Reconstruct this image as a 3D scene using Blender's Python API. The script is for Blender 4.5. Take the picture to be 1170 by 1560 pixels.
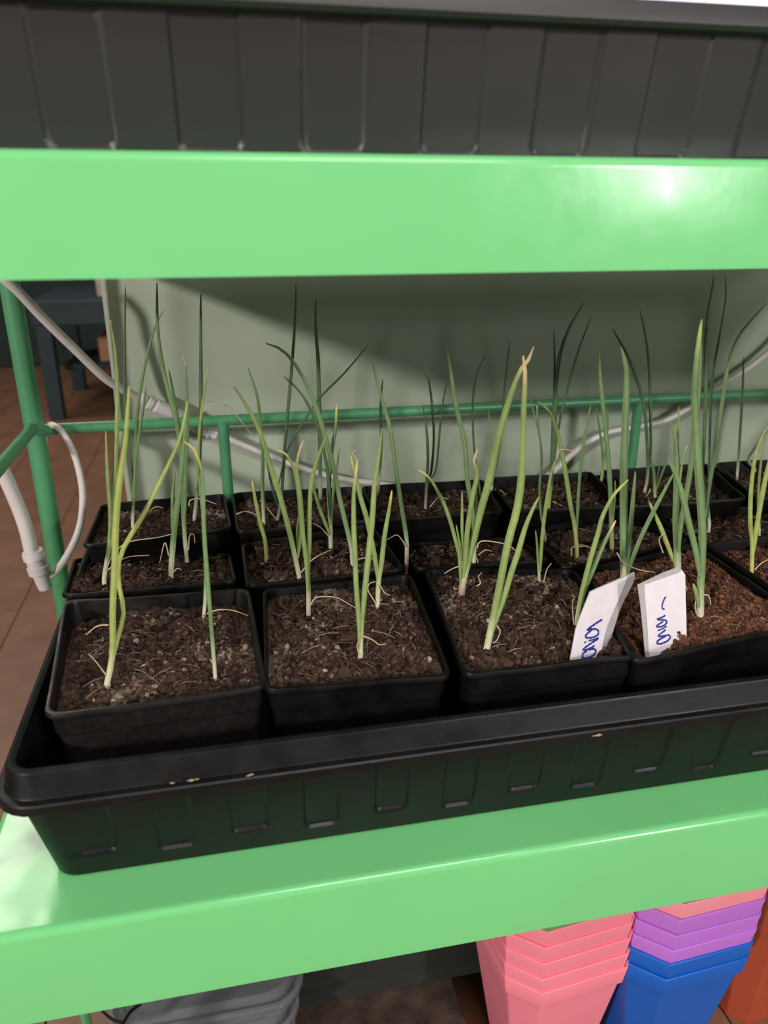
import bpy, bmesh, math, random
from mathutils import Vector, noise
random.seed(7)
C = bpy.context.scene.collection
for o in list(bpy.data.objects): bpy.data.objects.remove(o)

# ------------------------------------------------------------------ camera
CAM = Vector((0, 0, .29)); FPX = 1172.0; YAW = math.radians(11.6); TH = math.atan(458 / FPX)
cd = bpy.data.cameras.new('camera'); cam = bpy.data.objects.new('camera', cd); C.objects.link(cam)
cam.location = CAM; cam.rotation_euler = (math.pi / 2 - TH, 0, -YAW)
cd.sensor_fit = 'HORIZONTAL'; cd.sensor_width = 36; cd.lens = 36 * FPX / 1170; cd.clip_start = .01
cd.dof.use_dof = True; cd.dof.focus_distance = .47; cd.dof.aperture_fstop = 13
bpy.context.scene.camera = cam
# ------------------------------------------------------------------ world and light
sc = bpy.context.scene
sc.view_settings.view_transform = 'Standard'; sc.view_settings.look = 'None'
sc.view_settings.exposure = 0.0; sc.view_settings.gamma = 1; sc.view_settings.use_curve_mapping = False
w = bpy.data.worlds.new('world'); sc.world = w; w.use_nodes = True
w.node_tree.nodes['Background'].inputs[0].default_value = (1.0, .96, .93, 1)
w.node_tree.nodes['Background'].inputs[1].default_value = .17
def lamp(name, loc, target, size, power, col=(1, 1, 1), sizey=None):
    d = bpy.data.lights.new(name, 'AREA'); d.energy = power; d.color = col
    d.shape = 'RECTANGLE' if sizey else 'DISK'; d.size = size
    if sizey: d.size_y = sizey
    o = bpy.data.objects.new(name, d); C.objects.link(o); o.location = loc
    o.rotation_euler = (Vector(target) - Vector(loc)).to_track_quat('-Z', 'Y').to_euler(); return o
lamp('key_lamp', (-1.8, -1.45, .98), (.2, .5, .15), .14, 48, (1, .95, .9))
lamp('room_lamp', (1.15, -1.65, .92), (.15, .3, .25), .18, 18, (1, .97, .95))
lamp('lip_highlight_lamp', (1.32, -1.85, .60), (.155, .27, .3), .17, 6, (1, .97, .95))  # small low lamp added to put a highlight on the upper shelf lip
lamp('ceiling_lamp', (.3, -1.0, 2.0), (.2, .5, 0), 1.0, 26, (1, .96, .92))
lamp('rear_ceiling_lamp', (-1.0, 2.4, 2.0), (-.2, .4, 0), .9, 27, (1, .93, .85))

# ------------------------------------------------------------------ helpers
F = Vector((math.sin(YAW) * math.cos(TH), math.cos(YAW) * math.cos(TH), -math.sin(TH)))
RT = Vector((math.cos(YAW), -math.sin(YAW), 0)); UP = RT.cross(F)
def ray(u, v): return F + RT * ((u - 585) / FPX) + UP * ((780 - v) / FPX)
def at_y(u, v, y): d = ray(u, v); return CAM + d * (y / d.y)
def at_z(u, v, z): d = ray(u, v); return CAM + d * ((z - CAM.z) / d.z)
def at_plane(u, v, p, n): d = ray(u, v); return CAM + d * ((p - CAM).dot(n) / d.dot(n))
def lin(c):
    return tuple(((x / 255) / 12.92 if x / 255 <= .04045 else ((x / 255 + .055) / 1.055) ** 2.4) for x in c[:3]) + (1,)
def mat(name, rgb, rough=.5, var=.0, scale=40, bump=0, bscale=200, metal=0, attr=False, spec=.5, trans=0, alpha=1, rvar=0, coat=0):
    m = bpy.data.materials.new(name); m.use_nodes = True; nt = m.node_tree; b = nt.nodes['Principled BSDF']
    b.inputs['Roughness'].default_value = rough; b.inputs['Metallic'].default_value = metal
    b.inputs['Specular IOR Level'].default_value = spec; b.inputs['Transmission Weight'].default_value = trans
    b.inputs['Alpha'].default_value = alpha; b.inputs['Coat Weight'].default_value = coat
    c = lin(rgb); tc = nt.nodes.new('ShaderNodeTexCoord')
    if attr:
        a = nt.nodes.new('ShaderNodeAttribute'); a.attribute_name = 'Col'; src = a.outputs['Color']
    else:
        r = nt.nodes.new('ShaderNodeRGB'); r.outputs[0].default_value = c; src = r.outputs[0]
    if var:
        n = nt.nodes.new('ShaderNodeTexNoise'); n.inputs['Scale'].default_value = scale; n.inputs['Detail'].default_value = 6
        nt.links.new(tc.outputs['Object'], n.inputs['Vector'])
        mr = nt.nodes.new('ShaderNodeMapRange'); mr.inputs['From Min'].default_value = .3; mr.inputs['From Max'].default_value = .7
        mr.inputs['To Min'].default_value = 1 - var; mr.inputs['To Max'].default_value = 1 + var
        nt.links.new(n.outputs['Fac'], mr.inputs['Value'])
        mx = nt.nodes.new('ShaderNodeVectorMath'); mx.operation = 'SCALE'
        nt.links.new(src, mx.inputs[0]); nt.links.new(mr.outputs[0], mx.inputs['Scale']); src = mx.outputs[0]
    nt.links.new(src, b.inputs['Base Color'])
    if rvar:
        n = nt.nodes.new('ShaderNodeTexNoise'); n.inputs['Scale'].default_value = 60; n.inputs['Detail'].default_value = 8
        nt.links.new(tc.outputs['Object'], n.inputs['Vector'])
        mr = nt.nodes.new('ShaderNodeMapRange'); mr.inputs['From Min'].default_value = .3; mr.inputs['From Max'].default_value = .7
        mr.inputs['To Min'].default_value = max(.03, rough - rvar); mr.inputs['To Max'].default_value = rough + rvar
        nt.links.new(n.outputs['Fac'], mr.inputs['Value']); nt.links.new(mr.outputs[0], b.inputs['Roughness'])
    if bump:
        n = nt.nodes.new('ShaderNodeTexNoise'); n.inputs['Scale'].default_value = bscale; n.inputs['Detail'].default_value = 4
        nt.links.new(tc.outputs['Object'], n.inputs['Vector'])
        bp = nt.nodes.new('ShaderNodeBump'); bp.inputs['Strength'].default_value = bump; bp.inputs['Distance'].default_value = .001
        nt.links.new(n.outputs['Fac'], bp.inputs['Height']); nt.links.new(bp.outputs[0], b.inputs['Normal'])
    return m
GREEN = mat('green_powder_coat', (116, 200, 128), .21, .03, 12, .16, 60, rvar=.06)
GREEN_ROD = mat('green_enamel_rod', (84, 152, 106), .38, .08, 30, .15, 200)
BLACK = mat('black_tray_plastic', (17, 17, 18), .40, .25, 60, .05, 900, rvar=.08, spec=.32)
BLACKP = mat('black_pot_plastic', (15, 13, 12), .45, .5, 70, .1, 300, rvar=.14, spec=.25)
DUSTY = mat('dusty_pot_plastic', (27, 23, 22), .45, .35, 260, .1, 300, rvar=.14, spec=.3)
BLACKU = mat('upper_tray_plastic', (45, 43, 43), .40, .06, 30, .03, 900)
SOIL = mat('potting_soil', (80, 60, 50), .95, .3, 300, .8, 900, attr=True, spec=.15)
LEAF = mat('onion_leaf', (120, 160, 80), .42, .1, 300, .1, 500, attr=True, spec=.4)
DRY = mat('dry_leaf', (204, 180, 150), .7, .15, 400)
WALL = mat('sage_panel_fabric', (172, 182, 162), .8, .04, 9, .25, 35)
WHITE = mat('white_cable', (226, 216, 214), .4, .03, 80)
WHITEC = mat('white_connector', (222, 212, 214), .3, .03, 80)
TAG = mat('white_label_plastic', (232, 222, 228), .4, .04, 120)
TAGT = mat('translucent_label_sleeve', (190, 184, 184), .35, .08, 200, alpha=.8)
INK = mat('blue_ink', (38, 52, 140), .5, .2, 900)
WOOD = mat('brown_floor_wood', (124, 86, 64), .5, .22, 14, .1, 100)
WOODD = mat('floor_joint', (74, 52, 40), .8, .1, 20)
def link(name, me, m=None, parent=None, smooth=False):
    o = bpy.data.objects.new(name, me); C.objects.link(o)
    if m: me.materials.append(m)
    if parent: o.parent = parent
    if smooth: me.polygons.foreach_set('use_smooth', [True] * len(me.polygons))
    me.update(); return o
def tag(o, label=None, cat=None, group=None, kind=None):
    if label: o['label'] = label
    if cat: o['category'] = cat
    if group: o['group'] = group
    if kind: o['kind'] = kind
    return o
def thing(name, label, cat, loc=(0, 0, 0), group=None):
    o = bpy.data.objects.new(name, None); C.objects.link(o); o.location = loc; o.empty_display_size = .02
    return tag(o, label, cat, group)
class MB:
    def __init__(s): s.v = []; s.f = []; s.c = []
    def add(s, vs, fs, col=None):
        n = len(s.v); s.v += [tuple(p) for p in vs]; s.f += [tuple(i + n for i in f) for f in fs]
        if col is not None: s.c += ([col] * len(vs) if not isinstance(col, list) else col)
    def box(s, x0, x1, y0, y1, z0, z1):
        s.add([(x0, y0, z0), (x1, y0, z0), (x1, y1, z0), (x0, y1, z0), (x0, y0, z1), (x1, y0, z1), (x1, y1, z1), (x0, y1, z1)],
              [(0, 3, 2, 1), (4, 5, 6, 7), (0, 1, 5, 4), (1, 2, 6, 5), (2, 3, 7, 6), (3, 0, 4, 7)])
    def loft(s, rings, closed=True, cap0=False, cap1=False, cols=None):
        n = len(rings[0]); vs = [p for r in rings for p in r]; fs = []
        for i in range(len(rings) - 1):
            for j in range(n if closed else n - 1):
                k = (j + 1) % n; fs.append((i * n + j, i * n + k, (i + 1) * n + k, (i + 1) * n + j))
        if cap0: fs.append(tuple(range(n - 1, -1, -1)))
        if cap1: fs.append(tuple((len(rings) - 1) * n + j for j in range(n)))
        s.add(vs, fs, None if cols is None else [c for c in cols for _ in range(n)])
    def tube(s, pts, radii, seg=8, cols=None, flat=1.0, caps=True):
        pts = [Vector(p) for p in pts]; n = len(pts)
        if not hasattr(radii, '__len__'): radii = [radii] * n
        rings = []; up = None
        for i, p in enumerate(pts):
            t = (pts[min(i + 1, n - 1)] - pts[max(i - 1, 0)]).normalized()
            if up is None: up = t.orthogonal().normalized() if abs(t.y) > .9 else (Vector((0, 1, 0)) - t * t.y).normalized()
            else: up = (up - t * up.dot(t)).normalized()
            sd = t.cross(up)
            rings.append([p + (sd * math.cos(a) + up * math.sin(a) * flat) * radii[i] for a in [2 * math.pi * k / seg for k in range(seg)]])
        s.loft(rings, True, caps, caps, cols)
    def mesh(s, name='m'):
        me = bpy.data.meshes.new(name); me.from_pydata(s.v, [], s.f); me.update()
        if s.c:
            a = me.color_attributes.new('Col', 'FLOAT_COLOR', 'POINT')
            a.data.foreach_set('color', [x for c in s.c for x in c])
        bm = bmesh.new(); bm.from_mesh(me); bmesh.ops.recalc_face_normals(bm, faces=bm.faces); bm.to_mesh(me); bm.free()
        return me
    def build(s, name, m, parent=None, smooth=False): return link(name, s.mesh(name), m, parent, smooth)
def local(o, parent_loc):    # parts are made in world space; move them to their thing's base
    o.location = -Vector(parent_loc); return o
def crom(P, n):
    P = [Vector(p) for p in P]
    if len(P) == 2: return [P[0].lerp(P[1], i / n) for i in range(n + 1)]
    Q = [P[0] * 2 - P[1]] + P + [P[-1] * 2 - P[-2]]; out = []; L = [0]
    for a, b in zip(P, P[1:]): L.append(L[-1] + (b - a).length)
    for i in range(n + 1):
        s = L[-1] * i / n; k = 0
        while k < len(P) - 2 and s > L[k + 1]: k += 1
        t = (s - L[k]) / max(1e-9, L[k + 1] - L[k]); a, b, c, d = Q[k:k + 4]
        out.append(.5 * ((2 * b) + (c - a) * t + (2 * a - 5 * b + 4 * c - d) * t * t + (3 * b - a - 3 * c + d) * t ** 3))
    return out
def auto_smooth(o, ang=35):
    me = o.data; bm = bmesh.new(); bm.from_mesh(me)
    for f in bm.faces: f.smooth = True
    for e in bm.edges:
        if len(e.link_faces) == 2 and e.calc_face_angle(0) > math.radians(ang): e.smooth = False
    bm.to_mesh(me); bm.free(); return o
def bevel(o, wd, seg=2):
    m = o.modifiers.new('bevel', 'BEVEL'); m.width = wd; m.segments = seg; m.limit_method = 'ANGLE'; m.angle_limit = math.radians(40)
    return auto_smooth(o)

# ------------------------------------------------------------------ floor, walls
FZ = -.335
b = MB(); b.box(-4, 3, -1, 5.0, FZ - .06, FZ - .008); fl = tag(b.build('floor', WOODD), kind='structure')
pw, pl = .185, 1.3
pm = MB(); pm.box(0, pw - .0018, 0, pl - .0018, 0, .008); pme = pm.mesh('plank'); pme.materials.append(WOOD)
for i in range(-13, 8):
    for j in range(0, 5):
        y = -1.0 + j * pl - (i * .47 % 1.0) * .6
        if i < -5 and y < .6: continue
        o = bpy.data.objects.new('plank', pme); C.objects.link(o); o.parent = fl
        o.location = (i * pw, y, FZ - .008); o.rotation_euler = (0, 0, 0)
b = MB(); b.box(-4, 3, 4.9, 5.0, FZ, 2.4)
tag(b.build('wall_far', mat('dark_green_far_wall', (38, 52, 44), .8, .2, 3)), kind='structure')
# sage panel hung behind the stand (soft creases, rolled left edge)
b = MB(); nx, nz = 150, 60; X0, X1, Z0, Z1 = -.1, 1.3, -.33, .62; rows = []
for k in range(nz + 1):
    z = Z0 + (Z1 - Z0) * k / nz; r = []
    for i in range(nx + 1):
        x = X0 + (X1 - X0) * (i / nx) ** 1.25
        dy = .006 * noise.noise(Vector((x * 9, z * 3.5, 1))) + .003 * noise.noise(Vector((x * 22 + z * 9, z * 9, 4)))
        e = max(0, 1 - (x - X0) / .018); dy += .016 * e * e
        dy += -.004 * math.exp(-((x - X0 - .055) / .012) ** 2)
        r.append((x + .004 * noise.noise(Vector((z * 6, 0, 7))), .705 + dy, z))
    r = r + [(p[0], p[1] + .022, p[2]) for p in (r[-1], r[0])]
    rows.append(r)
b.loft(rows, True, True, True)
tag(b.build('wall_back', WALL, None, True), kind='structure')

# ------------------------------------------------------------------ plant stand
SX0, SX1, SY0, SY1 = -.131, .60, .268, .628
st = thing('plant_stand', 'green metal plant stand whose shelves carry the black trays', 'plant stand', (0, 0, FZ))
def part(mb, name, m, parent, off, smooth=True, bev=0):
    o = mb.build(name, m, parent); o.location = -Vector(off)
    if bev: bevel(o, bev)
    elif smooth: auto_smooth(o)
    return o
OFF = (0, 0, FZ)
def shelf(z, lip, x0=SX0):
    b = MB(); t = .0015; R = .0035
    # folded sheet: panel and four turned-down lips, one closed skin around the edge
    def ring(inset, zz):
        return [(x0 + inset, SY0 + inset, zz), (SX1 - inset, SY0 + inset, zz), (SX1 - inset, SY1 - inset, zz), (x0 + inset, SY1 - inset, zz)]
    def rr(inset, zz):
        out = []; r = max(.0005, .005 - inset)
        for (cx, cy, a0) in ((x0 + .005, SY0 + .005, 180), (SX1 - .005, SY0 + .005, 270), (SX1 - .005, SY1 - .005, 0), (x0 + .005, SY1 - .005, 90)):
            for k in range(7):
                a = math.radians(a0 + k * 15); out.append((cx + r * math.cos(a), cy + r * math.sin(a), zz))
        return out
    rings = [rr(.005, z)]
    for k in range(7):
        a = math.radians(k * 15); rings.append(rr(R * (1 - math.sin(a)), z - R * (1 - math.cos(a))))
    rings += [rr(0, z - lip), rr(t, z - lip), rr(t, z - t)]
    b.loft(rings, True, True, True); return part(b, 'shelf', GREEN, st, OFF)
UZ = .3075
shelf(0, .0535); shelf(UZ, .0375)
PXL, PY = -.151, .63
def rod(pts, r, name, m=GREEN_ROD, seg=16):
    b = MB(); b.tube(pts, r, seg); return part(b, name, m, st, OFF)
for (x, y) in ((PXL, PY + .0), (SX1 + .009, PY), (PXL, SY0 + .012), (SX1 + .009, SY0 + .012)):
    rod([(x, y, FZ), (x, y, .62)], .0075, 'post')
RZ = .1295
for zb_ in (-.01, UZ - .01):
    for y_b in (SY1 - .004, SY0 + .014): rod([(PXL, y_b + .003, zb_), (SX0 + .004, y_b, zb_)], .003, 'corner_bracket')
rod([(PXL, PY + .002, RZ), (SX1, PY + .002, RZ)], .0045, 'rear_rail')
for x in (-.006, .367, .51 + .02): rod([(x, PY - .0005, .0), (x, PY + .0005, RZ)], .0045, 'rail_spindle')
rod([(PXL, PY, .133), (PXL, SY0 + .02, .133)], .0045, 'side_rail')
rod([(SX1 + .009, PY, .133), (SX1 + .009, SY0 + .02, .133)], .0045, 'side_rail')
rod([(PXL, .35, -.20), (-.10, .39, -.20), (SX1, .39, -.20)][:1] + [(-.112, .352, -.2), (-.112, .352, -.055)], .003, 'brace')

# ------------------------------------------------------------------ trays with sunken slots in the walls
def rring(x0, x1, y0, y1, r, z, sx, sy, off=None, xr=None):
    """rounded rectangle; sx/sy are the fractions sampled along x and y sides"""
    out = []
    cs = [(x0 + r, y0 + r, 180), (x1 - r, y0 + r, 270), (x1 - r, y1 - r, 0), (x0 + r, y1 - r, 90)]
    def arc(c):
        return [(c[0] + r * math.cos(math.radians(c[2] + k * 15)), c[1] + r * math.sin(math.radians(c[2] + k * 15)), z) for k in range(7)]
    out += arc(cs[0])
    for t in sx:
        x = xr[0] + (xr[1] - xr[0]) * t if xr else x0 + r + (x1 - x0 - 2 * r) * t; out.append((x, y0 + (off(x, z) if off else 0), z))
    out += arc(cs[1]); out += [(x1, y0 + r + (y1 - y0 - 2 * r) * t, z) for t in sy]
    out += arc(cs[2]); out += [(x1 - r - (x1 - x0 - 2 * r) * t, y1, z) for t in sx]
    out += arc(cs[3]); out += [(x0, y1 - r - (y1 - y0 - 2 * r) * t, z) for t in sy]
    return out
def tray(name, label, x0, x1, y0, y1, zb, h, slot_c, slot_w, bots, depth, taper, m, rim, top_fade, grid=.0011):
    root = thing(name, label, 'tray', (x0, y0, zb))
    nxs = int((x1 - x0) / grid); sx = [(i + .5) / nxs for i in range(nxs)]; sy = [(i + .5) / 40 for i in range(40)]
    def off(x, z):
        k = None; best = 9
        for i, c in enumerate(slot_c):
            if abs(x - c) < best: best = abs(x - c); k = i
        zz = z - zb; bz = bots[k % 2]; r = .003
        qx = best - slot_w / 2 + r; qz = (bz - zz) + r
        d = math.hypot(max(qx, 0), max(qz, 0)) + min(max(qx, qz), 0) - r
        m_ = min(1, max(0, .5 - d / .0011)); m_ = m_ * m_ * (3 - 2 * m_)
        return m_ * (depth * (1 - zz / h) + top_fade)
    b = MB(); rings = []; nz = int(h / .0012); XR = (x0 + taper + .0145, x1 - taper - .0145)
    for k in range(nz + 1):
        z = zb + .0015 + (h - .0015) * k / nz; tp = taper * (1 - (z - zb) / h)
        rings.append(rring(x0 + tp, x1 - tp, y0 + tp, y1 - tp, .012, z, sx, sy, off, XR))
    tp = taper + .002; first = rring(x0 + tp, x1 - tp, y0 + tp, y1 - tp, .011, zb, sx, sy, None, XR)
    b.loft([first] + rings, True, True, False)
    # inner skin
    inn = []
    for k in range(0, 7):
        z = zb + h - (h - .004) * k / 6; tp = taper * (1 - (z - zb) / h) + .0035
        inn.append(rring(x0 + tp, x1 - tp, y0 + tp, y1 - tp, .010, z, sx, sy))
    b.loft(inn, True, False, True)
    part(b, 'body', m, root, (x0, y0, zb))
    r_ = MB(); rg = [rring(x0 - o, x1 + o, y0 - o, y1 + o, max(.012 + o, .003), zb + h + dz, sx[::6], sy[::2]) for (o, dz) in rim]
    r_.loft(rg); part(r_, 'rim', m, root, (x0, y0, zb)); return root
RIM = [(-.004, -.003), (-.0038, .012), (-.003, .0145), (-.0012, .0152), (.0006, .0146), (.0012, .0134), (.0030, .0036), (.0035, .0027), (.0062, .0022), (.0069, .0014), (.0069, -.0026), (.0058, -.0036), (.0030, -.0036), (.0022, -.0055), (-.0004, -.0056)]
TX0, TX1, TY0, TY1 = -.105, .505, .287, .603
seed_tray = tray('seed_tray', 'long black plastic seed tray holding the pots of seedlings', TX0, TX1, TY0, TY1, 0.0002, .0545,
     [-.0737 + .0344 * i for i in range(17)], .0163, (.0145, .0105), .0006, .009, BLACK, RIM, .0011)
RIM2 = [(-.003, -.002), (-.003, .004), (-.001, .006), (.0015, .0062), (.004, .005), (.005, .002), (.0055, -.001), (.004, -.0025), (0, -.003)]
upper = tray('upper_tray', 'black ribbed tray standing on the upper green shelf', -.138, .56, .290, .60, UZ + .0003, .0445,
     [.0005 + .0425 * i for i in range(-3, 13)], .0215, (.002, .002), .0003, .010, BLACKU, RIM2, .0010)
# crumbs and dirt stuck under the tray rim
b = MB()
for (u, v, s) in ((292, 1189, 5), (300, 1187, 3.5), (383, 1180, 4.5), (378, 1182, 3), (912, 1120, 5), (262, 1193, 3), (905, 1121, 3)):
    p = at_y(u, v, TY0 - .0074); r = s / FPX * .36
    vs = [p + Vector((r * dx * random.uniform(.8, 1.7), r * dy * .4, r * dz * random.uniform(.4, .7))) for dx, dy, dz in ((1, 0, 0), (-1, 0, 0), (0, 1, 0), (0, -1, 0), (0, 0, 1), (0, 0, -1))]
    b.add(vs, [(0, 2, 4), (2, 1, 4), (1, 3, 4), (3, 0, 4), (2, 0, 5), (1, 2, 5), (3, 1, 5), (0, 3, 5)])
o = part(b, 'dried_crumbs', mat('dry_crumb', (150, 132, 100), .9), seed_tray, (TX0, TY0, .0002)); tag(o, kind='stuff')

# ------------------------------------------------------------------ pots and soil
def quad(px, zf, zb_):
    (a, b_, c, d) = px; return [at_z(*a, zf), at_z(*b_, zf if not isinstance(zf, tuple) else zf[1]), at_z(*c, zb_), at_z(*d, zb_)]
PX = {
 (1, 1): ([(65, 1094), (408, 1046), (380, 896), (97, 915)], .079, .082, .0085),
 (1, 2): ([(402, 1055), (690, 1029), (626, 873), (400, 897)], .078, .082, .0045),
 (1, 3): ([(706, 1029), (978, 1001), (872, 866), (645, 865)], .078, .082, .0035),
 (1, 4): ([(966, 1012), (1242, 950), (1058, 827), (888, 868)], .078, .083, .003),
 (1, 5): ([(1254, 950), (1480, 915), (1250, 812), (1072, 826)], .078, .083, .007),
 (2, 1): ([(93, 908), (361, 886), (351, 842), (112, 850)], .080, .066, .003),
 (2, 2): ([(374, 893), (618, 866), (566, 797), (367, 829)], .081, .081, .006),
 (2, 3): ([(634, 866), (838, 853), (789, 817), (604, 828)], .080, .066, .005),
 (2, 4): ([(856, 866), (1053, 824), (956, 779), (806, 806)], .080, .072, .006),
 (2, 5): ([(1072, 835), (1285, 815), (1180, 772), (985, 778)], .080, .072, .007),
 (3, 1): ([(125, 832), (354, 805), (343, 752), (153, 768)], .082, .082, .007),
 (3, 2): ([(360, 811), (564, 793), (541, 741), (352, 752)], .083, .083, .007),
 (3, 3): ([(574, 793), (768, 780), (736, 731), (549, 741)], .083, .083, .008),
 (3, 4): ([(780, 779), (952, 771), (900, 718), (745, 729)], .083, .083, .008),
 (3, 5): ([(965, 771), (1140, 761), (1076, 705), (912, 717)], .083, .083, .009),
 (3, 6): ([(1152, 760), (1330, 748), (1246, 697), (1088, 705)], .083, .083, .009)}
rname = {1: 'front row', 2: 'middle row', 3: 'back row'}
cname = {1: 'first from the left', 2: 'second from the left', 3: 'third from the left', 4: 'fourth from the left', 5: 'fifth from the left', 6: 'sixth from the left'}
extra = {(1, 1): ', dusty scuffed rim', (1, 3): ', slanted label in its corner', (1, 4): ', upright label in its corner, reddish soil'}
QUADS = {}
def bil(q, s, t):
    return (q[0] * (1 - s) + q[1] * s) * (1 - t) + (q[3] * (1 - s) + q[2] * s) * t
def sq_ring(q, sc_, dz, r=.065, seg=4, side=5, wob=0, base=None, bz=0):
    """rounded square in (s,t) about the centre, scale sc_; base = (centre, half, z) for a level bottom"""
    pts = []; cs = [(r, r, 180), (1 - r, r, 270), (1 - r, 1 - r, 0), (r, 1 - r, 90)]
    raw = []
    for i, (cx, cy, a0) in enumerate(cs):
        for k in range(seg + 1):
            a = math.radians(a0 + 90 * k / seg); raw.append((cx + r * math.cos(a), cy + r * math.sin(a)))
        n = cs[(i + 1) % 4]; e = raw[-1]; a = math.radians(n[2]); f = (n[0] + r * math.cos(a), n[1] + r * math.sin(a))
        for k in range(1, side + 1): raw.append((e[0] + (f[0] - e[0]) * k / (side + 1), e[1] + (f[1] - e[1]) * k / (side + 1)))
    for (s, t) in raw:
        s2 = .5 + (s - .5) * sc_; t2 = .5 + (t - .5) * sc_; p = bil(q, s2, t2) + Vector((0, 0, dz))
        if wob: p.z += wob * noise.noise(p * 25 + Vector((3, 1, 9)))
        if base is not None: p.z = base
        pts.append(p)
    return pts
PAL = [lin(c) for c in ((60, 44, 37), (70, 52, 44), (52, 38, 32), (84, 64, 53), (66, 50, 43), (94, 73, 61), (42, 32, 28), (128, 102, 82), (104, 70, 50))]
LITE = [lin(c) for c in ((150, 138, 122), (170, 158, 140), (130, 118, 105))]
RED = [lin(c) for c in ((92, 60, 46), (110, 72, 54), (74, 48, 38), (60, 40, 33), (128, 88, 66))]
bm_ = bmesh.new(); bmesh.ops.create_icosphere(bm_, subdivisions=1, radius=1); ICO = [v.co.copy() for v in bm_.verts]; ICF = [tuple(v.index for v in f.verts) for f in bm_.faces]; bm_.free()
def soil_h(p, k):
    q = Vector((p.x, p.y, 0)); h = .0034 * noise.noise(q * 45 + Vector((k, 0, 0)))
    h += .0036 * noise.noise(q * 130 + Vector((0, k, 5))); h += .0030 * abs(noise.noise(q * 300 + Vector((0, 0, 3)))) ; h += .0016 * noise.noise(q * 700)
    return h - .0008
TAGS = [((.216, .306), .011), ((.207, .306), .011), ((.212, .318), .011), ((.225, .305), .009), ((.238, .306), .009), ((.236, .326), .009), ((.226, .322), .008), ((.247, .31), .006), ((.232, .315), .010), ((.24, .316), .007), ((.218, .322), .006), ((.172, .314), .009), ((.181, .314), .009), ((.212, .314), .009), ((.224, .314), .009), ((.20, .314), .004)]
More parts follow.
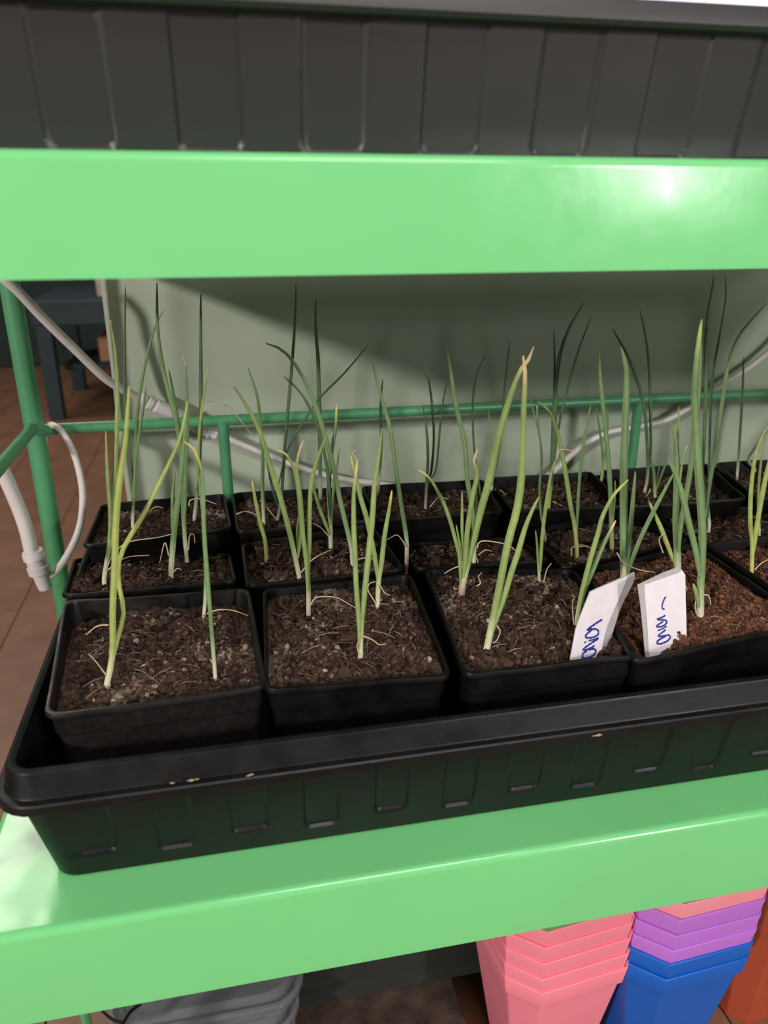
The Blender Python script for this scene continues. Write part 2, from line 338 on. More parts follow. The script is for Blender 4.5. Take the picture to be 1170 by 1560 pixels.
def make_pot(rc, q, drop):
    r, c = rc; cen = bil(q, .5, .5); base = (cen.x, cen.y, .0045)
    lab = 'square black pot, %s, %s%s' % (cname[c], rname[r], extra.get(rc, ''))
    root = thing('square_pot', lab, 'pot', base, 'square black pots in the seed tray')
    wob = .0022 if r == 1 else .001
    prof = [(.935, -.012), (.952, -.001), (.958, .0002), (.975, .0005), (.992, .0003), (1.0, -.0008), (1.0, -.0022), (.985, -.003), (.965, -.0032), (.95, -.0135), (.925, -.0150)]
    b = MB(); rings = [sq_ring(q, s, dz, wob=wob) for s, dz in prof]
    rings.append(sq_ring(q, .70, 0, base=.0065)); rings.append(sq_ring(q, .67, 0, base=.0045))
    b.loft(rings, True, False, True)
    b.loft([sq_ring(q, .935, -.012, wob=wob), sq_ring(q, .90, -.035)], True)
    part(b, 'body', DUSTY if rc == (1, 1) else BLACKP, root, base)
    # soil surface with relief and crumbs
    N = {1: 110, 2: 64, 3: 46}[r]; S = .95; b = MB(); vs = []; cols = []; k = r * 10 + c; red = rc == (1, 4) or rc == (1, 5)
    def surf(s, t):
        p = bil(q, s, t); e = min(s, 1 - s, t, 1 - t)
        z = p.z - drop + soil_h(p, k) * min(1, .25 + e * 8) + (.004 if rc in ((1, 4), (2, 2)) else .0015) * min(1, max(0, e - .05) * 5)
        if rc in ((1, 3), (1, 4)): z -= max(dp * math.exp(-(((p.x - tx) ** 2 + (p.y - ty) ** 2) / .010 ** 2)) for (tx, ty), dp in TAGS)
        if e < .09: z = max(z, p.z - .009)
        if rc == (1, 1): z += -.006 * max(0, 1 - s * 3.2) * max(0, t)   # sunken at the back left
        return Vector((p.x, p.y, z))
    for j in range(N + 1):
        for i in range(N + 1):
            xx, yy = 2 * i / N - 1, 2 * j / N - 1; kk = 1 - .045 * abs(xx * yy) ** 6; s = .5 + xx * .5 * S * kk; t = .5 + yy * .5 * S * kk; p = surf(s, t)
            if i in (0, N) or j in (0, N): p.z = min(p.z, bil(q, s, t).z - .003)
            vs.append(p)
            n1 = noise.noise(p * 160 + Vector((k, 2, 2))); base_c = (RED if red else PAL)[int((n1 + 1) * 50) % (5 if red else 7)]
            g = max(0, noise.noise(Vector((p.x, p.y, k)) * 32) - .12) * 2.6 * max(0, noise.noise(p * 420) + .35)
            g = 0 if red else min(.75, g); L = LITE[k % 3]
            cols.append(tuple(base_c[x] * (1 - g) + L[x] * g for x in range(3)) + (1,))
    fs = [(j * (N + 1) + i, j * (N + 1) + i + 1, (j + 1) * (N + 1) + i + 1, (j + 1) * (N + 1) + i) for j in range(N) for i in range(N)]
    b.add(vs, fs, cols)
    n = {1: 1500, 2: 700, 3: 350}[r]
    for _ in range(n):
        s, t = random.uniform(.06, .94), random.uniform(.06, .94); p = surf(s, t)
        if abs(s - .5) > .41 and abs(t - .5) > .41: continue
        L = random.choice((.0006, .0008, .001, .0013, .0018)) * random.uniform(.8, 1.3)
        if random.random() < .025: L = random.uniform(.0025, .004)
        el = random.choice((1, 1, 1.3, 2.2)) if L < .0015 else 1.1
        a = random.uniform(0, 6.3); d = Vector((math.cos(a), math.sin(a), random.uniform(-.5, .6))).normalized(); e_ = d.orthogonal().normalized(); f_ = d.cross(e_)
        ax = (d * L * el, e_ * L * random.uniform(.7, 1), f_ * L * random.uniform(.5, .9)); p += Vector((0, 0, L * .15))
        vv = [p + (ax[0] * w_.x + ax[1] * w_.y + ax[2] * w_.z) * random.uniform(.72, 1.2) for w_ in ICO]
        x = random.random(); col = random.choice(RED if red else PAL[:7])
        if not red and noise.noise(Vector((p.x, p.y, k)) * 32) > .14 and random.random() < .3: col = tuple((m1 + m2) / 2 for m1, m2 in zip(LITE[_ % 3], PAL[5]))
        if L > .002: col = random.choice((PAL[0], PAL[1], PAL[4])) if not red else RED[0]
        elif x < .035: col = LITE[_ % 3]
        elif x < .08: col = PAL[7 if x < .06 else 8]
        b.add(vv, ICF, col)
    for _ in range({1: 130, 2: 50, 3: 25}[r]):      # thin fibres
        s, t = random.uniform(.14, .86), random.uniform(.13, .87); p = surf(s, t) + Vector((0, 0, .0012)); a = random.uniform(0, 6.3); L = random.uniform(.002, .006)
        d = Vector((math.cos(a), math.sin(a), random.uniform(-.2, .5)))
        b.tube([p - d * L, p + Vector((0, 0, .0008)), p + d * L], [.0002, .0003, .00015], 3, [random.choice((PAL[7], PAL[5], LITE[2], PAL[3]))] * 3, caps=False)
    o = part(b, 'soil', SOIL, root, base, smooth=False); tag(o, 'crumbly dark brown potting soil' if not red else 'reddish brown fibrous potting soil', kind='stuff')
    return root
for rc, (px, zf, zb_, drop) in PX.items(): QUADS[rc] = quad(px, zf, zb_)
for r, zf in ((1, .0), (2, .0)):
    q = QUADS[(r, 5)]; QUADS[(r, 6)] = [p + Vector((.099, .002, 0)) for p in q]
for rc in sorted(QUADS): make_pot(rc, QUADS[rc], PX.get(rc, (0, 0, 0, .007))[3])

# ------------------------------------------------------------------ onion seedlings
G = {'g': (148, 170, 102), 'y': (170, 184, 104), 'd': (92, 118, 84), 'b': (124, 152, 102)}  # dark green: shade painted into the colour of leaves standing in shadow
TIPC = {'n': None, 'y': (214, 202, 112), 't': (216, 192, 140), 'p': (176, 196, 110)}
def leafcols(n, col, base, tip, bl):
    out = []; g = G[col]; w_ = {'w': (220, 214, 190), 'k': (178, 112, 130), 'r': (120, 60, 64), 'n': g, 'y': (190, 200, 120)}[base]
    for i in range(n + 1):
        t = i / n
        c = Vector(g) * (.94 + .1 * noise.noise(Vector((t * 9, g[0], bl * 50))))
        if t < bl:
            k = t / bl
            if base in 'kr': c = Vector(w_).lerp(Vector((206, 204, 180)), min(1, k * 1.6)) if k < .6 else Vector((206, 204, 180)).lerp(Vector(g), (k - .6) / .4)
            else: c = Vector(w_).lerp(Vector(g), k ** 1.5)
        if tip != 'n' and t > .86: c = c.lerp(Vector(TIPC[tip]), min(1, (t - .86) / .09))
        out.append(lin(tuple(c)))
    return out
def plant(label, row, zs, leaves, dry=(), base='w', y=None):
    """leaves: list of (width_px, colour, tip, [(u,v)...]) seen from the camera, stood up at the depth of the root"""
    u0, v0 = leaves[0][3][0]; p0 = at_z(u0, v0, zs) if y is None else at_y(u0, v0, y)
    root = thing('onion_seedling', label, 'seedling', p0, 'onion seedlings in the seed tray')
    rnd = random.Random(int(u0 * 13 + v0)); sc_ = (p0 - CAM).dot(F) / FPX
    for n_, (wd, col, tip, pts) in enumerate(leaves):
        lean = rnd.uniform(-.12, .12) if n_ else rnd.uniform(-.05, .08)
        if row == 3: lean = rnd.uniform(-.25, .03)
        P = []
        for (u, v) in pts:
            h = at_y(u, v, p0.y).z - p0.z; P.append(at_y(u, v, p0.y + lean * max(0, h)))
        first = Vector((P[0].x, P[0].y, P[0].z)); same = (P[0] - p0).length < .004
        if same: P = [P[0] - Vector((0, 0, .004))] + P
        N = 22; Q = crom(P, N); L = sum((a - b_).length for a, b_ in zip(Q, Q[1:])); rad = []
        R0 = wd * sc_ / 2 * 1.08
        for i in range(N + 1):
            t = i / N; r = R0 * (.95 + .1 * math.sin(t * 3)) * (1 - max(0, (t - .55) / .45) ** 1.8 * .58)
            if not same and t < .15: r *= .65 + .35 * t / .15
            if i == N: r *= .55
            rad.append(max(r, .00022))
        b = MB(); bl = min(.5, (.028 if row == 1 else .03) / L) if same else .001
        b.tube(Q, rad, 7, leafcols(N, col, base if same else 'n', tip, bl), .7)
        part(b, 'leaf', LEAF, root, p0)
    for pts in dry:
        P = [at_y(u, v, p0.y - .001) for u, v in pts]; Q = crom(P, 12); b = MB()
        b.tube(Q, [.9 * sc_ * (1.15 - .6 * i / 12) for i in range(13)], 5)
        tag(part(b, 'dry_leaf', DRY, root, p0), 'thin withered tan leaf')
    return root
# front row
plant('pale green seedling at the front left, bent second leaf rising to the right', 1, .072, [
 (8.5, 'y', 'p', [(162, 1047), (171, 1000), (172, 925), (175, 860), (176, 810), (181, 742), (191, 673), (197, 588)]),
 (6, 'y', 'p', [(164, 1040), (175, 990), (186, 948), (188, 925), (180, 881), (186, 840), (219, 783), (253, 715), (274, 668), (286, 612)])],
 [[(162, 1029), (147, 1009), (135, 996)], [(165, 952), (148, 954), (131, 967)]], 'w')
plant('thin seedling at the right of the front left pot, tip bent over left', 1, .072, [
 (5.5, 'b', 'y', [(328, 1032), (323, 967), (319, 918), (316, 879), (311, 810), (309, 725), (301, 697), (291, 677), (280, 672)])],
 [[(324, 1010), (320, 1004)]], 'w')
plant('slender upright seedling near the back right of the front left pot', 1, .074, [
 (5, 'b', 'n', [(310, 946), (313, 905), (313, 850), (309, 780), (302, 720), (294, 680)])],
 [[(315, 935), (332, 929), (355, 930), (381, 939)]], 'w')
plant('pink stemmed seedling at the back left of the second front pot', 1, .075, [
 (6.5, 'g', 'n', [(470, 948), (470, 925), (470, 898), (469, 870), (471, 829), (471, 788), (473, 746), (479, 714), (490, 682), (502, 653)]),
 (5.5, 'g', 't', [(469, 900), (467, 862), (462, 816), (458, 761), (455, 735), (452, 712), (456, 688), (462, 671)])],
 [[(474, 921), (482, 910), (511, 910), (531, 920), (543, 927)]], 'k')
plant('white based seedling at the centre of the second front pot, forked with a curled tip', 1, .075, [
 (7.5, 'g', 'n', [(549, 1008), (550, 956), (556, 898), (562, 840), (567, 793), (571, 734), (577, 695), (582, 652)]),
 (6.5, 'g', 't', [(548, 990), (547, 950), (543, 898), (541, 850), (539, 800), (539, 750), (543, 715), (544, 700)])],
 [[(544, 702), (537, 690), (542, 686)], [(553, 969), (566, 974), (578, 982), (588, 981)], [(548, 1000), (544, 985), (547, 973)]], 'w')
plant('short seedling at the back right of the second front pot, yellow tip', 1, .077, [
 (6.5, 'g', 'y', [(575, 927), (577, 884), (581, 860), (586, 816), (593, 775), (597, 747)]),
 (6.5, 'g', 'p', [(577, 890), (570, 843), (559, 791), (550, 760), (543, 730), (534, 693)])],
 [[(572, 918), (561, 900), (563, 889), (574, 886)], [(578, 890), (586, 903), (595, 907)]], 'w')
plant('dark red stemmed bushy seedling at the back left of the third front pot', 1, .077, [
 (10, 'g', 't', [(702, 914), (706, 882), (712, 860), (718, 837), (731, 782), (745, 733), (756, 681), (772, 621), (790, 570), (805, 548), (813, 528)]),
 (5, 'g', 'y', [(702, 890), (700, 851), (696, 831), (682, 782), (663, 741), (649, 723), (637, 716)]),
 (7, 'g', 't', [(706, 880), (709, 853), (712, 809), (718, 768), (722, 746), (727, 722), (722, 702), (728, 684)]),
 (4.5, 'g', 'n', [(705, 870), (705, 837), (704, 796), (704, 749)]), (3.5, 'g', 'n', [(704, 868), (701, 837), (695, 800)])],
 [[(727, 835), (731, 825), (750, 825), (775, 831), (793, 846)], [(701, 862), (688, 867), (677, 874)], [(726, 893), (732, 888), (729, 879), (734, 872)]], 'r')
plant('tall thick seedling in the third front pot with pointed yellow tip', 1, .075, [
 (10, 'g', 't', [(740, 996), (751, 943), (763, 882), (774, 826), (786, 782), (793, 741), (796, 690), (798, 621), (800, 569), (797, 542)]),
 (8, 'g', 'n', [(744, 980), (754, 948), (767, 912), (779, 872), (788, 845), (800, 804), (811, 777), (821, 757)])],
 [[(757, 953), (762, 962), (757, 975), (751, 980)], [(746, 945), (741, 944)]], 'w')
plant('small two leaf seedling at the back of the third front pot', 1, .078, [
 (4, 'g', 'n', [(822, 889), (819, 837), (816, 808)]),
 (5, 'g', 'n', [(823, 870), (825, 830), (829, 790), (834, 755), (840, 720), (848, 697)])],
 [[(848, 700), (852, 686), (863, 685), (877, 688)], [(828, 889), (833, 868), (840, 858)]], 'w')
plant('arching two leaf seedling just left of the slanted label', 1, .075, [
 (7, 'g', 'p', [(876, 960), (886, 905), (897, 860), (911, 812), (918, 786), (935, 754), (957, 731)]),
 (7, 'b', 't', [(878, 945), (888, 905), (903, 868), (920, 828), (938, 793)])],
 [[(874, 950), (872, 920), (876, 908)]], 'w')
plant('thick upright seedling behind the slanted label with a right leaning leaf', 1, .08, [
 (11, 'b', 'n', [(950, 893), (950, 850), (950, 812), (950, 733), (951, 681), (954, 601), (954, 561), (946, 529)]),
 (6.5, 'b', 'n', [(953, 875), (957, 844), (962, 786), (968, 718)]),
 (6.5, 'b', 'n', [(954, 880), (971, 831), (992, 786), (1014, 744), (1027, 720)])],
 [[(940, 842), (948, 856), (958, 862), (978, 869), (998, 872)]], 'w')
plant('four leaf seedling behind the upright label, one leaf with yellow tip', 1, .08, [
 (10, 'b', 'n', [(1033, 885), (1032, 850), (1030, 800), (1031, 733), (1030, 685), (1027, 657), (1021, 643)]),
 (7.5, 'b', 'n', [(1034, 840), (1037, 800), (1045, 755), (1053, 706), (1057, 660), (1064, 600), (1068, 520)]),
 (6, 'y', 't', [(1033, 866), (1022, 843), (1008, 807), (995, 778), (988, 762)]),
 (3.5, 'g', 'n', [(1030, 760), (1032, 700), (1034, 650), (1034, 619)]), (3, 'g', 't', [(1035, 740), (1040, 700), (1047, 678)])],
 [[(1010, 842), (1004, 822), (1012, 812)], [(1050, 700), (1055, 690), (1048, 712)]], 'w')
plant('tallest thick seedling right of the upright label with a stub at its foot', 1, .078, [
 (11, 'b', 'p', [(1067, 941), (1067, 896), (1069, 860), (1070, 810), (1067, 759), (1063, 706), (1060, 650), (1058, 601), (1062, 541), (1069, 486)]),
 (8, 'b', 'n', [(1067, 879), (1060, 840), (1049, 795), (1036, 742), (1018, 697)]),
 (6, 'g', 'n', [(1065, 925), (1061, 905), (1056, 889)])],
 [[(1071, 906), (1080, 908), (1083, 922)], [(1061, 935), (1059, 922), (1061, 908)]], 'w')
plant('seedling with leaves joined at the tips at the right edge, front row', 1, .079, [
 (6, 'y', 'n', [(1145, 874), (1146, 828), (1143, 799), (1144, 746), (1151, 693), (1160, 668), (1172, 646)]),
 (7, 'y', 'n', [(1146, 850), (1151, 815), (1159, 765), (1168, 720), (1180, 670)])],
 [[(1150, 868), (1160, 858), (1172, 852)]], 'y')
# middle row
plant('pale stemmed tall seedling at the far left of the middle row, curly dry tip', 2, .077, [
 (6.5, 'g', 'n', [(158, 885), (167, 827), (172, 759), (176, 708), (179, 605), (176, 537), (169, 494)]),
 (5, 'g', 'n', [(166, 822), (168, 786), (164, 725), (161, 656)])],
 [[(161, 870), (172, 845), (195, 826), (239, 819), (260, 814)], [(165, 868), (181, 855), (198, 848), (227, 846)], [(169, 494), (167, 488), (172, 492)]], 'w')
plant('tallest seedling of the left middle pot, dark leaf reaching the upper shelf', 2, .074, [
 (6, 'b', 'n', [(284, 848), (280, 793), (277, 708), (268, 639), (252, 578), (241, 510), (239, 431)]),
 (6, 'b', 'n', [(281, 800), (283, 708), (285, 639), (283, 557)]),
 (4.5, 'b', 'n', [(277, 690), (268, 620), (257, 562)])],
 [[(283, 557), (277, 535), (270, 523)], [(287, 838), (289, 816), (295, 814), (297, 827)]], 'w')
plant('seedling at the centre of the left middle pot beside a folded dry leaf', 2, .077, [
 (8, 'b', 'n', [(260, 877), (267, 793), (274, 742), (280, 680), (285, 625)]),
 (4.5, 'g', 'n', [(263, 820), (263, 759), (267, 718)])],
 [[(257, 846), (251, 827), (243, 858)], [(264, 872), (270, 866), (276, 868)]], 'w')
plant('wilting yellow seedling at the left of the second middle pot', 2, .076, [
 (5.5, 'y', 't', [(406, 853), (404, 824), (397, 799), (389, 761), (384, 732)])], [], 'y')
plant('seedling in the second middle pot with long leaf leaning left', 2, .077, [
 (7, 'g', 'n', [(456, 880), (449, 846), (441, 810), (428, 761), (413, 712), (396, 658), (378, 622), (356, 588)]),
 (5, 'g', 'y', [(454, 850), (458, 810), (455, 754), (449, 718), (436, 692), (421, 686)]),
 (3.5, 'g', 'n', [(454, 846), (453, 805), (455, 788)])],
 [[(459, 872), (472, 856), (486, 846), (504, 838)]], 'w')
plant('bushy seedling at the back of the second middle pot with yellow tipped leaf', 2, .079, [
 (6, 'b', 'y', [(504, 835), (503, 788), (501, 742), (504, 695), (511, 655), (513, 616)]),
 (4.5, 'g', 'n', [(503, 815), (489, 780), (479, 747), (472, 722)]),
 (4, 'b', 'n', [(504, 800), (508, 745), (514, 707), (517, 683)]),
 (4.5, 'd', 'n', [(503, 790), (500, 726), (489, 667), (475, 628), (457, 597), (432, 573)])],
 [[(502, 818), (490, 805), (478, 797)]], 'w')
plant('seedling at the right of the second middle pot, dark leaf arching far left', 2, .078, [
 (6.5, 'b', 'n', [(537, 861), (536, 838), (529, 807), (518, 761), (509, 715), (493, 656), (474, 600), (450, 555), (428, 532), (405, 523)])],
 [[(546, 852), (556, 850), (569, 852)]], 'w')
plant('single curved seedling at the left of the third middle pot', 2, .077, [
 (6, 'b', 'n', [(619, 865), (620, 829), (616, 797), (609, 755), (603, 714), (595, 656), (583, 612), (573, 575), (568, 551)])],
 [[(619, 834), (612, 822), (604, 815), (590, 822)]], 'r')
plant('tall leaning seedling at the right of the third middle pot', 2, .076, [
 (6.5, 'b', 'n', [(722, 853), (722, 800), (717, 760), (712, 730), (708, 675), (697, 628), (687, 569), (679, 526)]),
 (4, 'b', 'n', [(723, 840), (725, 790), (726, 745)])],
 [[(723, 848), (728, 854), (727, 862)], [(729, 845), (740, 838), (750, 840)]], 'w')
plant('thin stemmed seedling at the left of the fourth middle pot', 2, .073, [
 (3.5, 'b', 'n', [(831, 818), (824, 782), (822, 741), (825, 705), (822, 665), (808, 609)]),
 (3, 'b', 't', [(822, 665), (819, 640), (818, 618)])], [], 'w')
plant('two leaf seedling at the centre of the fourth middle pot', 2, .075, [
 (6, 'g', 'n', [(879, 845), (876, 804), (869, 768), (859, 705), (847, 649), (833, 622), (819, 611)]),
 (4.5, 'b', 'n', [(879, 805), (882, 741), (887, 690), (895, 641), (900, 617)])],
 [[(871, 846), (871, 834), (880, 833), (895, 832), (906, 840)]], 'y')
plant('seedling at the right of the fourth middle pot with dry yellow side leaf', 2, .075, [
 (6.5, 'b', 'n', [(932, 836), (931, 786), (929, 733), (925, 681), (919, 621), (915, 581), (912, 535)]),
 (3.5, 'g', 't', [(933, 800), (936, 759), (937, 732)])], [], 'y')
plant('tall seedling of the fifth middle pot reaching the upper shelf', 2, .078, [
 (5, 'd', 'n', [(1081, 803), (1076, 756), (1070, 720), (1072, 680), (1075, 601), (1076, 500), (1088, 420)]),
 (5.5, 'b', 'n', [(1075, 788), (1080, 746), (1088, 696), (1096, 641), (1103, 593), (1111, 549), (1128, 508), (1168, 462)]),
 (3.5, 'd', 'n', [(1079, 790), (1081, 673), (1085, 581), (1100, 490), (1106, 450), (1104, 420)])], [], 'w')
plant('thin seedling of the fifth middle pot behind the right edge seedling', 2, .077, [
 (4, 'g', 'n', [(1157, 819), (1155, 759), (1159, 706), (1166, 668)])], [], 'w')
# back row
plant('slender seedling in the left back pot with a leaf crossing right', 3, .077, [
 (4.5, 'b', 'n', [(202, 803), (205, 708), (210, 625), (221, 556), (236, 499), (249, 473)]),
 (4, 'b', 'n', [(204, 770), (207, 700), (218, 625), (223, 588)]),
 (4, 'd', 'n', [(203, 740), (197, 685), (191, 620), (190, 540), (191, 436)])],
 [[(204, 800), (222, 807), (240, 809)], [(225, 780), (238, 772), (248, 774)]], 'w')
plant('tall straight seedling at the right of the left back pot', 3, .077, [
 (5.5, 'd', 'n', [(296, 793), (300, 755), (304, 700), (306, 640), (306, 560), (306, 448)]),
 (3.5, 'y', 't', [(299, 742), (304, 656), (311, 600), (317, 559)])],
 [[(303, 700), (305, 650), (312, 620), (332, 614), (351, 621), (366, 640), (386, 668), (395, 692)], [(288, 770), (290, 762), (305, 760), (330, 768)]], 'w')
plant('dark seedling standing at the left of the second back pot', 3, .077, [
 (5, 'b', 'n', [(402, 797), (400, 747), (400, 695), (394, 616), (388, 590), (378, 561)])], [], 'w')
plant('seedling in the second back pot with very tall leaf and crossing one', 3, .076, [
 (4.5, 'd', 'n', [(422, 797), (429, 754), (434, 680), (443, 577), (449, 498), (451, 432)]),
 (3.5, 'd', 'n', [(423, 770), (417, 750), (406, 705)]),
 (3, 'd', 'n', [(424, 740), (438, 686), (469, 632), (493, 600), (524, 569), (561, 526)])],
 [[(420, 790), (407, 774), (395, 762)], [(360, 783), (375, 779), (392, 785)]], 'w')
plant('reddish stemmed tall dark seedling at the right of the second back pot', 3, .077, [
 (5.5, 'd', 'n', [(488, 764), (488, 734), (487, 656), (485, 557), (481, 498), (481, 455)])], [], 'r')
plant('dim upright seedling at the left of the third back pot', 3, .077, [
 (4, 'd', 'n', [(575, 752), (577, 738), (581, 675), (580, 616), (583, 578)])], [], 'r')
plant('cluster of three thin leaves at the middle of the third back pot', 3, .076, [
 (4, 'd', 'n', [(648, 775), (650, 734), (652, 700), (650, 656), (644, 616)]),
 (3.5, 'd', 't', [(651, 745), (658, 710), (661, 656), (656, 597), (648, 554)]),
 (3, 'd', 'n', [(652, 735), (664, 715), (670, 656), (675, 612), (681, 583)])], [[(655, 772), (668, 758), (682, 760)]], 'w')
plant('thin dim seedling at the right of the third back pot', 3, .077, [
 (3, 'd', 'n', [(732, 752), (724, 700), (720, 640), (722, 593), (730, 560), (740, 541)])], [], 'n')
plant('slim seedling at the left of the fourth back pot', 3, .077, [
 (4, 'b', 'n', [(748, 754), (750, 713), (746, 661), (744, 625)]),
 (3, 'd', 'n', [(750, 740), (763, 670), (768, 600), (776, 521)])], [[(754, 746), (764, 748), (772, 757)]], 'w')
plant('thick based tall seedling at the centre of the fourth back pot', 3, .077, [
 (6, 'd', 'n', [(835, 774), (839, 735), (843, 681), (845, 630), (848, 581), (853, 540), (867, 500), (889, 462)]),
 (3.5, 'd', 'n', [(838, 745), (842, 640), (845, 569), (844, 504)]),
 (3.5, 'd', 'n', [(838, 740), (853, 640), (868, 581), (883, 529), (901, 482)])], [[(843, 764), (855, 770), (866, 774)]], 'y')
plant('short stemmed seedling at the right of the fourth back pot', 3, .077, [
 (3.5, 'b', 'n', [(914, 741), (918, 720), (917, 681), (908, 620)]),
 (3.5, 'b', 'n', [(915, 735), (922, 690), (926, 640), (925, 618)])], [], 'y')
plant('seedling with two high dark leaves in the left of the fifth back pot', 3, .077, [
 (4.5, 'd', 'n', [(982, 748), (987, 715), (981, 620), (961, 553), (933, 500)]),
 (4, 'd', 'n', [(984, 740), (991, 690), (991, 641), (989, 561), (983, 510), (975, 473)])], [], 'w')
plant('low seedling with spreading leaves in the fifth back pot', 3, .077, [
 (4.5, 'b', 'n', [(998, 757), (996, 720), (992, 698)]), (3.5, 'b', 'n', [(999, 748), (1008, 722), (1017, 700)]),
 (2.5, 'b', 'n', [(999, 742), (1003, 720), (1006, 704)])], [[(991, 745), (986, 755)]], 'y')
plant('single stalk seedling in the sixth back pot', 3, .077, [
 (4, 'd', 'n', [(1123, 725), (1126, 681), (1131, 601), (1133, 543)])], [], 'w')
plant('crossing leaves seedling at the right edge of the sixth back pot', 3, .077, [
 (4, 'd', 'n', [(1150, 715), (1140, 700), (1148, 685), (1170, 655)])], [], 'w')

# ------------------------------------------------------------------ plant labels with handwriting
def label_tag(label, BL, TL, TR, BR, y0, y1, core, sleeve, strokes, back=None):
    p0 = at_y(*BL, y0); p1 = at_y(*TL, y1); p2 = at_z(*TR, p1.z); n = (p1 - p0).cross(p2 - p1).normalized()
    if n.y > 0: n = -n
    off = p0; root = thing('plant_label', label, 'plant label', off, 'handwritten plant labels')
    dn = (p0 - p1).normalized() * .005
    def poly(pts, thick, shift, name, m, ext=True):
        P = [at_plane(u, v, p0, n) + n * shift for u, v in pts]
        if ext: P = [P[0] + dn] + P + [P[-1] + dn]
        b = MB(); k = len(P); bot = [p - n * thick for p in P]
        b.add(P + bot, [tuple(range(k)), tuple(range(2 * k - 1, k - 1, -1))] + [(i, (i + 1) % k, (i + 1) % k + k, i + k) for i in range(k)])
        return part(b, name, m, root, off, smooth=False)
    poly(core, .0004, 0, 'core', TAG)
    poly(sleeve, .0003, -.0006, 'sleeve', TAGT)
    if back: poly(back, .0003, -.003, 'folded_flap', TAGT, ext=False)
    b = MB()
    for s, wd in strokes:
        Q = crom([at_plane(u, v, p0, n) + n * .00015 for u, v in s], max(6, 5 * len(s))); sc_ = (p0 - CAM).dot(F) / FPX
        m_ = len(Q); b.tube(Q, [wd * sc_ / 2 * (.75 + .5 * abs(math.sin(i * .7)) if 0 < i < m_ - 1 else .5) for i in range(m_)], 6)
    tag(part(b, 'handwriting', INK, root, off), 'blue pen handwriting')
    return root
def s1(*p): return [(860 + x / 9.745, 860 + y / 9.75) for x, y in p]
def s2(*p): return [(965 + x / 9.745, 855 + y / 9.75) for x, y in p]
label_tag('white handwritten label leaning right in the third front pot', (868, 1010), (900, 901), (969, 872), (922, 1004), .314, .331,
  s1((80, 1465), (170, 960), (240, 760), (385, 410), (480, 362), (940, 165), (900, 290), (840, 430), (760, 620), (700, 760), (640, 900), (590, 1080), (560, 1230), (545, 1390)),
  s1((85, 1465), (180, 960), (250, 760), (390, 402), (480, 358), (1050, 110), (1062, 190), (1040, 260), (900, 540), (830, 690), (780, 850), (720, 1050), (670, 1220), (640, 1370)),
  [(s1((555, 815), (480, 860), (380, 930), (335, 970), (400, 960), (470, 960), (500, 1000), (480, 1050), (400, 1085), (320, 1085), (305, 1060), (350, 1010), (410, 965)), 3.0),
   (s1((500, 1085), (440, 1110), (350, 1135)), 2.6), (s1((290, 1165), (315, 1140)), 2.4),
   (s1((500, 1095), (420, 1150), (330, 1210), (270, 1260), (300, 1270), (400, 1230), (440, 1200)), 2.8),
   (s1((350, 1265), (420, 1250), (455, 1275), (440, 1330), (380, 1375), (300, 1390), (260, 1370), (270, 1320), (330, 1280)), 3.2)])
label_tag('white handwritten label standing upright in the fourth front pot', (985, 1004), (980, 890), (1043, 869), (1046, 991), .314, .329,
  s2((240, 1450), (215, 1000), (190, 700), (165, 350), (400, 265), (690, 165), (715, 125), (770, 200), (775, 500), (785, 900), (792, 1320)),
  s2((195, 1450), (150, 950), (120, 650), (75, 350), (250, 265), (450, 170), (650, 95), (700, 95), (775, 205), (780, 500), (790, 900), (796, 1320)),
  [(s2((475, 525), (440, 590), (420, 660), (430, 705), (458, 712)), 2.4),
   (s2((465, 795), (440, 825), (350, 860), (400, 870), (470, 875), (490, 900), (460, 950), (380, 975), (340, 965), (380, 930), (440, 895)), 2.6),
   (s2((490, 965), (430, 1000), (355, 1030)), 2.2),
   (s2((475, 1015), (420, 1060), (365, 1105), (400, 1115), (470, 1100)), 2.6),
   (s2((400, 1150), (470, 1105), (530, 1100), (540, 1140), (490, 1190), (400, 1225), (345, 1215), (360, 1180), (420, 1140), (480, 1110)), 2.8),
   (s2((375, 1435), (400, 1380), (450, 1335), (510, 1340), (540, 1380), (520, 1410)), 2.8)],
  back=s2((760, 210), (800, 260), (875, 425), (790, 535), (740, 480)))

# ------------------------------------------------------------------ white cables
def cable(pts, r, name, parent, off, flat=1.0, n=40, m=WHITE):
    b = MB(); b.tube(crom(pts, n), r, 12, flat=flat); return part(b, name, m, parent, off)
def turned(a, c, prof, name, m, parent, off, seg=20):
    a, c = Vector(a), Vector(c); d = (c - a); L = d.length; d.normalize(); e = d.orthogonal().normalized(); f = d.cross(e)
    b = MB(); b.loft([[a + d * L * t + (e * math.cos(k * 2 * math.pi / seg) + f * math.sin(k * 2 * math.pi / seg)) * r for k in range(seg)] for t, r in prof], True, True, True)
    return part(b, name, m, parent, off)
O1 = at_y(20, 440, .610)
c1 = thing('light_cable', 'white cable running across the sage panel from upper left to right', 'cable', O1)
y_ = lambda u, v, y: at_y(u, v, y)
A = y_(212, 606, .672); B = y_(285, 640, .684)
cable([y_(-30, 400, .60), y_(20, 437, .608), y_(65, 484, .622), y_(115, 533, .638), y_(165, 580, .655), A], .0035, 'cord', c1, O1)
turned(A, B, [(-.08, .0035), (0, .0042), (.02, .006), (.1, .0062), (.11, .0052), (.17, .0052), (.18, .0063), (.25, .0063), (.26, .0052), (.32, .0052), (.34, .0064), (.9, .0062), (1, .004)], 'connector', WHITEC, c1, O1)
B2 = y_(296, 650, .684); D2 = y_(334, 662, .684)
turned(B2, D2, [(-.1, .0036), (0, .0052), (.5, .0052), (.52, .0062), (.62, .0062), (.64, .005), (.74, .005), (.76, .0062), (.9, .006), (1, .0035)], 'socket', WHITEC, c1, O1)
